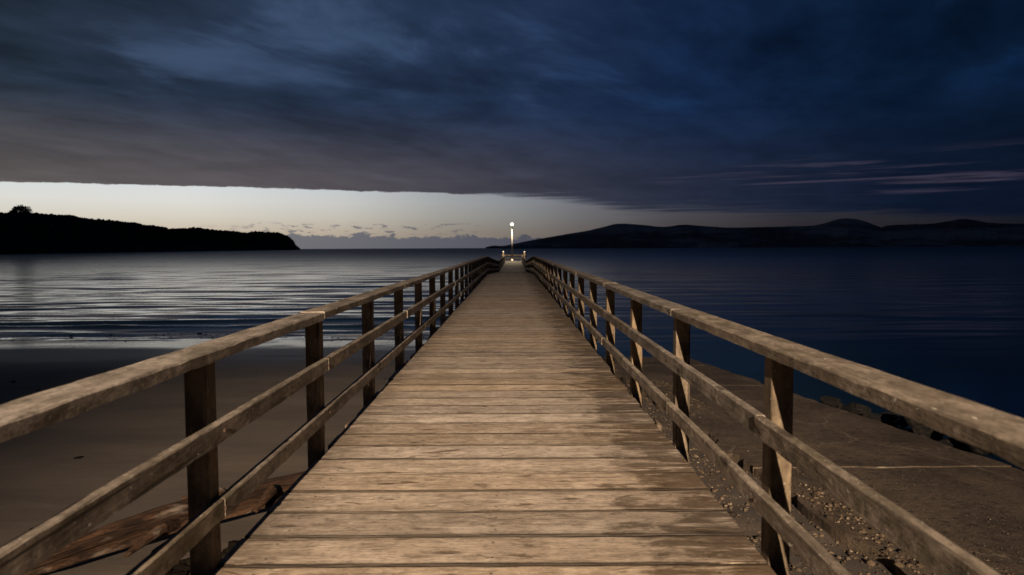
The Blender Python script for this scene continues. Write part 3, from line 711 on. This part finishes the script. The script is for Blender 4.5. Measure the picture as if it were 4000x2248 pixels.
# ------------------------------------------------------------------ lamps
def light(name, loc, power, colr, rad, kind='POINT', **kw):
    l = bpy.data.lights.new(name, kind); l.energy = power; l.color = colr; l.shadow_soft_size = rad
    for k_, v_ in kw.items(): setattr(l, k_, v_)
    o = bpy.data.objects.new(name, l); col.objects.link(o); o.location = loc; return o
# the lit lamp at the jetty's end
lx, ly, lz = deck_c(Y_END) - .22, Y_END + 1.95, deck_z(Y_END)
lamp = empty('jetty_lamp', (lx, ly, lz)); tag(lamp, 'tall pale lamp post with a lit round head at the far end of the jetty', 'lamp post')
V = []; F = []; tube(V, F, [(0, 0, 0), (0, 0, 3), (-.02, 0, 5.9)], [.12, .095, .07], 14); link('pole', mesh('pole', V, F, mat_plain('weathered grey lamp pole', (.24, .23, .21), .8, spec=.1), True), parent=lamp)
V, F = lathe([(.22, 0), (.22, .03), (.15, .05), (.14, .3), (.13, .32)], 16); link('base_plate', mesh('base_plate', V, F, M_GALV, True), parent=lamp)
V, F = lathe([(.06, 5.88), (.16, 5.92), (.17, 5.98), (.10, 6.0)], 16); link('lamp_collar', mesh('lamp_collar', V, F, M_DARKMETAL, True), parent=lamp)
V, F = lathe([(.08, 6.0), (.21, 6.07), (.29, 6.22), (.27, 6.38), (.17, 6.5), (.05, 6.54)], 20); link('lamp_globe', mesh('lamp_globe', V, F, mat_emit('lit globe', (1, .88, .68), 3.), True), parent=lamp)
l_ = light('lamp_light', (0, -.6, 6.2), 9000, (1., .78, .52), .12, 'SPOT', spot_size=R(145), spot_blend=1.0); l_.parent = lamp; l_.rotation_euler = Vector((0, -1, -1.5)).to_track_quat('-Z', 'Y').to_euler()
# the tall street lamp on the shore behind, which lights the near deck
sl = empty('street_lamp', (-3.55, -19.0, float(ground_z(-3.55, -19.0)))); tag(sl, 'tall grey street lamp on the shore, its arm reaching over the start of the jetty', 'street lamp')
V = []; F = []; tube(V, F, [(0, 0, 0), (0, 0, 4), (0, 0, 7.4)], [.14, .11, .08], 12); link('pole', mesh('pole', V, F, M_GALV, True), parent=sl)
V = []; F = []; tube(V, F, [(0, 0, 7.3), (.2, 0, 7.8), (1., 0, 8.2), (2.55, 0, 8.35)], [.06, .05, .045, .04], 10); link('arm', mesh('arm', V, F, M_GALV, True), parent=sl)
V = [(2.5, -.14, 8.42), (3.1, -.16, 8.44), (3.1, .16, 8.44), (2.5, .14, 8.42), (2.5, -.16, 8.3), (3.1, -.2, 8.3), (3.1, .2, 8.3), (2.5, .16, 8.3)]
F = [(0, 1, 2, 3), (7, 6, 5, 4), (0, 4, 5, 1), (1, 5, 6, 2), (2, 6, 7, 3), (3, 7, 4, 0)]
link('lamp_head', mesh('lamp_head', V, F, M_DARKMETAL), parent=sl)
V, F = lathe([(.10, 8.23), (.14, 8.26), (.15, 8.295)], 16); link('lens', mesh('lens', [(a + 2.82, b2, c_) for a, b2, c_ in V], F, mat_emit('lit lens', (1, .74, .45), 8.)), parent=sl)
l_ = light('street_light', (2.82, 0, 8.15), 94000, (1., .80, .60), .10, 'SPOT', spot_size=R(35), spot_blend=1.0); l_.parent = sl
aim = Vector((0.2, 17, 0)) - (sl.location + l_.location); l_.rotation_euler = aim.to_track_quat('-Z', 'Y').to_euler()
